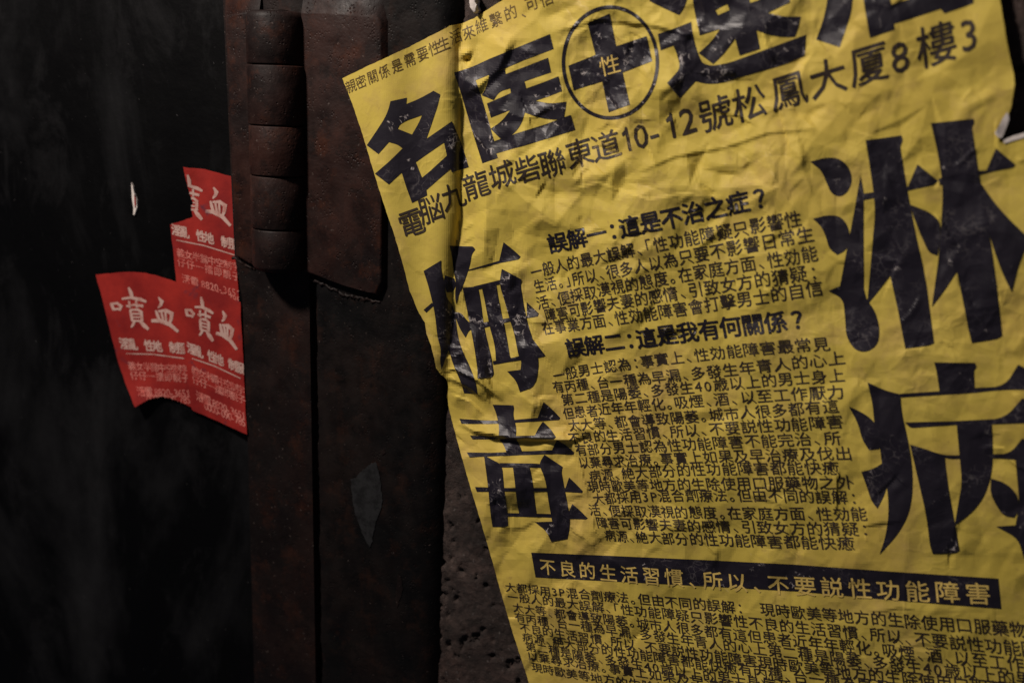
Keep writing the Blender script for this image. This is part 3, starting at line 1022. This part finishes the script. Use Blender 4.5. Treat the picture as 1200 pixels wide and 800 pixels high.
big_char("large_character", 940, 125, 2.665, [
    [[(25, 172), (75, 158), (120, 162), (150, 195), (157, 235), (140, 270), (115, 283), (90, 270), (75, 235), (60, 200)]],
    [[(33, 350), (80, 338), (120, 342), (145, 375), (150, 420), (135, 450), (110, 463), (85, 445), (72, 400), (58, 372)]],
    [[(182, 215), (192, 260), (192, 420), (193, 590), (230, 640), (243, 700), (235, 745), (200, 767), (165, 760), (138, 720), (133, 650), (128, 600), (82, 575), (118, 560), (135, 470), (160, 340)]],
    [[(198, 105), (310, 90), (315, 105), (306, 125), (330, 270), (355, 400), (385, 530), (412, 738), (395, 746), (322, 755), (300, 640), (275, 528), (235, 580), (203, 618), (215, 480), (228, 330), (222, 260), (210, 180)]],
    [[(190, 272), (330, 250), (345, 215), (360, 180), (425, 232), (410, 245), (330, 262), (192, 292)]],
    [[(335, 305), (400, 330), (432, 360), (430, 420), (422, 465), (395, 455), (370, 400), (350, 350)]],
    [[(402, 52), (535, 38), (538, 50), (530, 65), (540, 130), (555, 230), (570, 330), (590, 430), (608, 560), (625, 715), (610, 725), (530, 738), (520, 700), (505, 620), (483, 515), (440, 580), (405, 625), (425, 480), (435, 360), (440, 250), (425, 150)]],
    [[(425, 225), (550, 200), (575, 200), (590, 165), (605, 130), (665, 180), (660, 190), (580, 205), (430, 245)]],
    [[(555, 235), (600, 300), (650, 355), (692, 395), (712, 415), (680, 480), (655, 580), (625, 520), (600, 450), (580, 385), (565, 300)]]])
big_char("large_character", 990, 415, 3.2, [
    [[(335, 30), (488, 32), (495, 48), (485, 60), (487, 140), (355, 140), (345, 70)]],
    [[(205, 148), (355, 138), (500, 125), (600, 120), (650, 38), (690, 60), (760, 120), (750, 135), (600, 132), (480, 145), (210, 162)]],
    [[(85, 105), (150, 135), (208, 150), (215, 230), (235, 310), (255, 430), (253, 540), (235, 612), (195, 680), (130, 750), (152, 685), (165, 600), (160, 500), (140, 420), (132, 350), (110, 260), (105, 190)]],
    [[(15, 195), (60, 215), (105, 245), (138, 300), (128, 355), (90, 358), (65, 320), (50, 260)]],
    [[(62, 440), (105, 430), (145, 405), (165, 470), (148, 530), (122, 578), (100, 550), (80, 490)]],
    [[(225, 255), (420, 250), (600, 240), (665, 165), (720, 180), (760, 240), (750, 256), (550, 262), (420, 264), (245, 276)]],
    [[(245, 338), (320, 360), (375, 385), (378, 420), (390, 510), (410, 620), (430, 735), (415, 745), (330, 748), (320, 720), (305, 600), (275, 470)]],
    [[(320, 362), (375, 378), (430, 378), (620, 372), (665, 315), (720, 330), (760, 380), (740, 720), (672, 765), (650, 690), (568, 645), (640, 640), (655, 560), (640, 395), (550, 388), (380, 392)]],
    [[(418, 250), (550, 252), (555, 340), (552, 450), (520, 540), (470, 600), (412, 640), (425, 560), (440, 480), (430, 380)]],
    [[(548, 465), (600, 480), (645, 520), (655, 580), (635, 612), (595, 605), (570, 570), (545, 520)]]])

# the banner with its knocked-out line
banner = big_char("banner", 0, 0, 1.0, [[[(622.5, 647), (720, 651), (830, 656), (930, 661), (1040, 669), (1170, 677.5), (1173.5, 713), (1060, 704), (940, 693), (820, 686), (720, 681), (627.5, 676)]]])
text_line("banner_lettering", "不良的生活習慣、所以、不要説性功能障害", (642, 664), (824, 680), 8, (1146, 695), 0.86, 20, 27, M_YPRINT, banner, 0.010, 0.00026, 0.1)

# the address line, character by character
pr = Print()
for ch, x, y, w, h in (("電", 482, 261, 30, 33), ("脳", 505, 245, 29, 33), ("九", 531, 230, 28, 32), ("龍", 558, 217, 31, 32), ("城", 588, 205, 31, 32), ("砦", 618, 198, 30, 32), ("聯", 647, 191, 32, 34),
                       ("東", 679, 179, 32, 35), ("道", 710, 171, 35, 35), ("1", 735, 162, 34, 39), ("0", 752, 158, 36, 39), ("-", 771, 153, 40, 34), ("1", 787, 146, 37, 41), ("2", 807, 140, 40, 42),
                       ("號", 838, 133, 40, 41), ("松", 878, 121, 41, 42), ("鳳", 924, 106, 44, 44), ("大", 970, 91, 45, 46), ("厦", 1018, 75, 47, 49), ("8", 1056, 65, 46, 50), ("樓", 1097, 52, 49, 52), ("3", 1137, 39, 46, 51)):
    pr.add(char_bms(ch, x, y, w, h, 1.0, -0.36 if x < 600 else -0.31, lean_at(x) - 0.03, 0.010), 0.00016)
pr.build("address_line", M_TEXT, poster)
pr = Print()
for ch, x, y in (("親", 411, 101), ("密", 423, 96), ("關", 436.5, 90), ("係", 450, 84), ("是", 465, 77), ("需", 480, 70), ("要", 495, 63), ("性", 509, 56.5), ("生", 520, 51.5), ("活", 534, 43), ("來", 549, 38),
                 ("維", 564, 30), ("繫", 581, 23), ("的", 598, 15), ("、", 613, 13), ("可", 623, 4), ("信", 640, -2)):
    pr.add(char_bm(ch, x, y, 12.3 + (x - 410) * .016, 15.5 + (x - 410) * .012, 1.0, -0.44, 0.26, -0.006), 0.00015)
pr.build("small_print_line", M_THIN, poster)

TL = lambda t_, a, b, i, c, h0=16.5, h1=20.5, bold=0.011, **kw: text_line("text_line", t_, a, b, i, c, 1.0, h0, h1, M_TEXT, poster, bold, **kw)
text_line("heading_line", "誤解一：這是不治之症？", (653, 284), (718, 270), 3, (891, 232), 1.04, 24, 28, M_INK, poster, 0.021)
text_line("heading_line", "誤解二：這是我有何關係？", (674, 407), (738, 398), 3, (935, 374), 1.04, 23.5, 27, M_INK, poster, 0.021)
TL("一般人的最大誤解、「性功能障疑只影響性", (628, 318), (774, 286), 10, (929, 257))
TL("生活。」所以、很多人以為只要不影響日常生", (632, 335), (713, 318), 7, (943, 275))
TL("活、便採取漠視的態度。在家庭方面、性効能", (636, 354), (740, 333), 7, (948, 298))
TL("障害可影響夫妻的感情、引致女方的猜疑：", (645, 369), (763, 347), 8, (953, 319))
TL("在事業方面、性効能障害會打擊男士的自信", (642, 384), (728, 372), 6, (954, 338))
W2 = dict(h0=14.8, h1=17.8)
TL("一般男士認為：事實上、性効能障害最常見", (655, 439), (758, 423), 7, (962, 403), **W2)
TL("有丙種、台一種為早漏、多發生年青人的心上", (654, 453), (818, 437), 11, (980, 420), **W2)
TL("第二種是陽萎、多發生40歳以上的男士身上", (665, 468), (770, 457), 7, (980, 440), **W2)
TL("但患者近年年輕化。吸煙、酒、以至工作厭力", (666, 484), (797, 471), 9, (979, 459), **W2)
TL("太大等、都會導致陽萎。城市人很多都有這", (673, 498), (793, 489), 8, (973, 476), **W2)
TL("不良的生活習慣、所以、不要説性功能障害", (673, 513), (793, 505), 8, (978, 494), **W2)
TL("有部分男士認為性功能障害不能完治、所", (681, 527), (790, 521), 7, (975, 513), **W2)
TL("以棄尋求治療。事實上如果及早治療及伐出", (684, 542), (778, 537), 7, (988, 531), **W2)
TL("病源、絶大部分的性功能障害都能快癒", (697, 557), (818, 550), 8, (973, 548), **W2)
TL("現時歐美等地方的生除使用口服藥物之外", (695, 570), (818, 567), 8, (990, 565), **W2)
TL("大都採用3P混合劑療法。但由不同的誤解：", (701, 584), (827, 580), 9, (1000, 583), **W2)
TL("活、便採取漠視的態度。在家庭方面、性効能", (697, 597), (815, 600), 8, (1006, 602), **W2)
TL("障害可影響夫妻的感情、引致女方的猜疑：", (705, 612), (830, 616), 8, (1013, 620), **W2)
TL("病源、絶大部分的性功能障害都能快癒", (715, 627), (833, 632), 8, (991, 636), **W2)
W3 = dict(h0=12.0, h1=20.0, lean=0.15)
def BL(t_, a, b, i, c): TL(t_, a, b, i, c, **W3)
BL("大都採用3P混合劑療法。但由不同的誤解：　現時歐美等地方的生除使用口服藥物", (598, 688), (736, 702), 12, (1193, 737))
BL("一般人的最大誤解、「性功能障疑只影響性不良的生活習慣、所以、不要説性功能障", (601, 699), (721, 714), 10, (1207, 760))
BL("太大等、都會導致陽萎。城市人很多都有這但患者近年年輕化。吸煙、酒、以至工作", (607, 712), (734, 730), 11, (1190, 777))
BL("有丙種、台一種為早漏、多發生年青人的心上第二種是陽萎、多發生40歳以上的男", (609, 723), (745, 743), 11, (1200, 795))
BL("不良的生活習慣、所以、不要説性功能障害現時歐美等地方的生除使用口服藥物", (615, 735), (710, 752), 8, (1190, 808))
BL("病源、絶大部分的性功能障害都能快癒有丙種、台一種為早漏、多發生年青人的", (618, 746), (714, 763), 8, (1190, 823))
BL("第二種是陽萎、多發生40歳以上的男士身病源、絶大部分的性功能障害都能快", (622, 757), (731, 778), 9, (1190, 838))
BL("以棄尋求治療。事實上如果及早治療及伐出現時歐美等地方的生除使用口服", (624, 769), (702, 783), 7, (1190, 852))
BL("現時歐美等地方的生除使用口服藥物之外大都採用3P混合劑療法。但由", (629, 782), (703, 796), 6, (1150, 858))

# torn corner: the white back of the paper turned over, and the white torn rim
pr = Print()
bm = bmesh.new(); poly_bm(bm, [[(1180.5, 131), (1176, 137), (1171, 147), (1165.5, 156), (1169, 161), (1174, 162), (1178, 153), (1183, 139)]]); bm.normal_update(); pr.add(bm, 0.0009)
pr.build("torn_flap", M_WHITE, poster)
pr = Print()
bm = bmesh.new(); poly_bm(bm, [[(1175.5, 164.5), (1185, 160), (1197, 156.5), (1210, 153.5), (1211, 157.5), (1199, 161.5), (1187, 165), (1177, 168.5)]]); bm.normal_update(); pr.add(bm, 0.0004)
pr.build("torn_rim", M_WHITE, poster)

# ------------------------------------------------------------------ red cards on the door
def card(label, quad, outline_px, h0, warp, curl=(0, 0, 1, 1, 0)):
    root = thing("red_card", P(*np.mean(outline_px, 0), h0), label, "card", "red cards stuck on the black door")
    q = np.array(quad, float)

    def uv(u, v):
        return (q[0] * (1 - u) + q[1] * u) * (1 - v) + (q[3] * (1 - u) + q[2] * u) * v

    def hh(x, y):
        return h0 + warp * (0.5 + 0.5 * np.sin((x - y * 0.4) / 17.0) * np.cos((x * 0.3 + y) / 26.0)) + curl[4] * np.exp(-((x - curl[0]) / curl[2]) ** 2 - ((y - curl[1]) / curl[3]) ** 2)

    def lay(bms, name, mat, lift):
        vs, fs = [], []
        for kk, bm in enumerate(bms):
            slice_bm(bm, 4.0, 0, 0, False)
            bm.verts.index_update()
            n = len(vs)
            vs += [(v.co.x, v.co.y, lift + 0.000006 * (kk % 7)) for v in bm.verts]
            fs += [[n + v.index for v in f.verts][::(1 if f.normal.z < 0 else -1)] for f in bm.faces]
            bm.free()
        a = np.array(vs)
        return link_mesh(name, PA(a[:, 0], a[:, 1], hh(a[:, 0], a[:, 1]) + a[:, 2]), fs, mat, root, True)

    bm = bmesh.new()
    rim_ = []
    for (ax, ay), (bx, by) in zip(outline_px, outline_px[1:] + outline_px[:1]):
        for i in range(4):
            t_ = i / 4
            rim_.append((ax + (bx - ax) * t_ + random.uniform(-.3, .3), ay + (by - ay) * t_ + random.uniform(-.3, .3)))
    poly_bm(bm, [rim_]); bm.normal_update()
    lay([bm], "card_sheet", M_RED, 0.0)

    def stroke(pts):
        """brush stroke through (u, v, half width) points, v and width in card widths"""
        pp = [uv(a, b) for a, b, _ in pts]
        L, R = [], []
        for i, p in enumerate(pp):
            a, b = pp[max(i - 1, 0)], pp[min(i + 1, len(pp) - 1)]
            d = (b - a) / (np.linalg.norm(b - a) + 1e-9)
            w = pts[i][2]
            L.append((p[0] - d[1] * w, p[1] + d[0] * w)); R.append((p[0] + d[1] * w, p[1] - d[0] * w))
        bm = bmesh.new()
        lv = [bm.verts.new((*p, 0)) for p in L]; rv = [bm.verts.new((*p, 0)) for p in R]
        for i in range(len(pts) - 1): bm.faces.new((lv[i], lv[i + 1], rv[i + 1], rv[i]))
        bm.normal_update()
        return bm

    def S(pts, ox, oy, s): return stroke([(ox + a * s, oy + b * s, w * s * 0.0075 * np.linalg.norm(q[1] - q[0])) for a, b, w in pts])

    brush = []
    X0, Y0, sx = 0.335, 0.205, 0.0024
    def B(pts, cx, cy, ox, oy):     # traced in enlarged units, centred at cx, cy
        return stroke([(ox + (a - cx) * 0.00235, oy + (b - cy) * 0.00143, w * 0.205) for a, b, w in pts])
    pen = [[(125, 185, 6), (128, 202, 9), (133, 222, 8)], [(128, 190, 6), (160, 184, 8), (178, 198, 10), (162, 222, 7)], [(130, 220, 6), (160, 213, 7)],
           [(190, 158, 6), (240, 145, 8), (290, 150, 10), (318, 158, 6)], [(240, 90, 5), (246, 120, 11), (247, 150, 8)], [(205, 195, 6), (250, 182, 7), (298, 184, 8)],
           [(226, 165, 6), (222, 202, 6)], [(264, 158, 6), (262, 196, 6)], [(222, 212, 7), (220, 272, 8)], [(220, 213, 6), (262, 206, 8), (280, 216, 9), (274, 268, 8)],
           [(226, 232, 5), (270, 228, 5)], [(226, 250, 5), (270, 247, 5)], [(218, 270, 6), (275, 265, 6)], [(232, 270, 7), (220, 290, 8), (205, 306, 5)], [(262, 268, 7), (280, 288, 12), (302, 308, 8)]]
    xue = [[(398, 136, 4), (414, 158, 12), (404, 178, 9), (388, 196, 4)], [(374, 210, 5), (379, 235, 9), (386, 262, 8)],
           [(386, 214, 6), (428, 204, 10), (458, 218, 13), (450, 250, 10), (438, 276, 7)], [(402, 216, 6), (407, 262, 7)], [(424, 212, 6), (422, 264, 6)],
           [(340, 270, 9), (385, 264, 12), (440, 280, 11), (482, 316, 8)]]
    poly = outline_px

    def ok(x, y):
        r = False
        for (ax, ay), (bx, by) in zip(poly, poly[1:] + poly[:1]):
            if (ay > y) != (by > y) and x < (bx - ax) * (y - ay) / (by - ay) + ax: r = not r
        return r

    def visible(bm):
        keepf = [f for f in bm.faces if not ok(*f.calc_center_median()[:2])]
        slice_bm(bm, 2.0, 0, 0, False)
        bad = [f for f in bm.faces if not ok(*f.calc_center_median()[:2])]
        bmesh.ops.delete(bm, geom=bad, context='FACES')
        return bm

    brush = [visible(B(p, 222, 200, 0.32, 0.22)) for p in pen] + [visible(B(p, 412, 228, 0.735, 0.245)) for p in xue]
    lay([b for b in brush if len(b.faces)], "brush_lettering", M_CARDW, 0.00012)

    def line(text, v, u0, u1, w, h, bold):
        out = []
        n = len(text)
        for i, ch in enumerate(text):
            if ch == ' ': continue
            u = u0 + (u1 - u0) * i / (n - 1)
            p, p2, p3 = uv(u, v), uv(u + 0.01, v), uv(u, v + 0.01)
            t_ = (p2 - p)
            up = (p3 - p)
            out += [visible(b_) for b_ in char_bms(ch, p[0], p[1], w, h, 1.0, t_[1] / t_[0], up[0] / up[1], bold)]
        return [b for b in out if len(b.faces)]

    lay(line("淫亂 性地 制服", 0.50, 0.13, 0.93, 11.5, 14, 0.03) + [visible(stroke([(0.12, 0.575, .55), (0.5, 0.565, .7), (0.94, 0.58, .6)]))], "printed_line", M_CARDW, 0.00012)
    lay(line("義女半露中空制字", 0.665, 0.16, 0.93, 10, 11, 0.015) + line("仔仔一擂即靚子", 0.735, 0.16, 0.93, 10, 11, 0.015), "printed_line", M_CARDP, 0.00012)
    lay(line("活刊電 8820-3651", 0.855, 0.2, 0.95, 10, 12.5, 0.015) + line("0000-090-785", 0.905, 0.3, 0.95, 10, 13, 0.015), "printed_line", M_CARDP, 0.00012)
    return root


card("red card with torn upper left corner, topmost of the three on the door", [(187, 188), (275, 207), (285, 368), (204, 346)],
     [(214.5, 196), (240, 198.5), (272, 207), (273, 240), (276, 300), (279.5, 345), (280, 362), (245, 352), (208, 344), (203.5, 300), (199.5, 263), (212, 259), (226, 254.5), (224, 244), (226, 238), (222, 226), (218, 212)],
     H_DOOR + 0.0006, 0.0006, (216, 192, 14, 30, 0.003))
card("faded red card with curved top and peeled lower edge, leftmost of three on door", [(112, 322), (213, 335), (226, 482), (157, 481)],
     [(112, 322), (130, 320), (150, 318.5), (168, 319.5), (182, 322), (209, 331), (213, 360), (218, 420), (224, 477), (212, 471), (200, 466.5), (188, 464.5), (176, 467), (165, 473), (158, 477), (149, 455), (139, 426), (131, 395), (121, 355)],
     H_DOOR + 0.0011, 0.0008, (160, 482, 26, 30, 0.005))
card("red card with slanting pointed lower corner, overlapping the two other cards", [(208, 329), (281.5, 354), (290, 511), (223, 481)],
     [(208, 329.5), (222, 332.5), (240, 337), (262, 345), (281.5, 354), (283, 385), (285.5, 430), (287, 470), (289.5, 509), (272, 501), (250, 491), (224, 480), (220.5, 445), (215, 392), (211, 355)],
     H_DOOR + 0.0022, 0.0007, (292, 512, 24, 30, 0.003))

# small scraps left on the metal
s1 = plate_bm([(153.5, 214), (155.5, 219), (157, 226), (160, 235), (160.5, 243), (157.5, 252), (155.8, 252), (156.5, 244), (154.5, 232)], H_DOOR + 0.0011, None, H_DOOR - 0.0003, 0.0001, 1)
root = thing("paper_scrap", P(157, 235, H_DOOR), "thin white curled sliver of torn paper on the black door above the red cards", "paper scrap", "torn paper scraps")
bm_obj("sliver", s1, M_WHITE, root)
bm_obj("red_edge", plate_bm([(157.2, 228), (158.6, 233), (159, 239), (158, 244), (157.4, 238)], H_DOOR + 0.0015, None, H_DOOR + 0.0009, 0), M_RED, root)
s2 = plate_bm([(549.5, -6), (556, -6), (557.5, 1), (556.3, 6), (559, 12), (557, 15), (554.5, 15.5), (552, 12), (550.5, 8), (549, 3)], 0.0062, None, 0.0012, 0.0009, 2)
o = bm_obj("paper_scrap", s2, M_WHITE, None, 60)
tag(o, "white crumpled torn paper scrap on the wall above the top edge of the yellow poster", "paper scrap", "torn paper scraps")
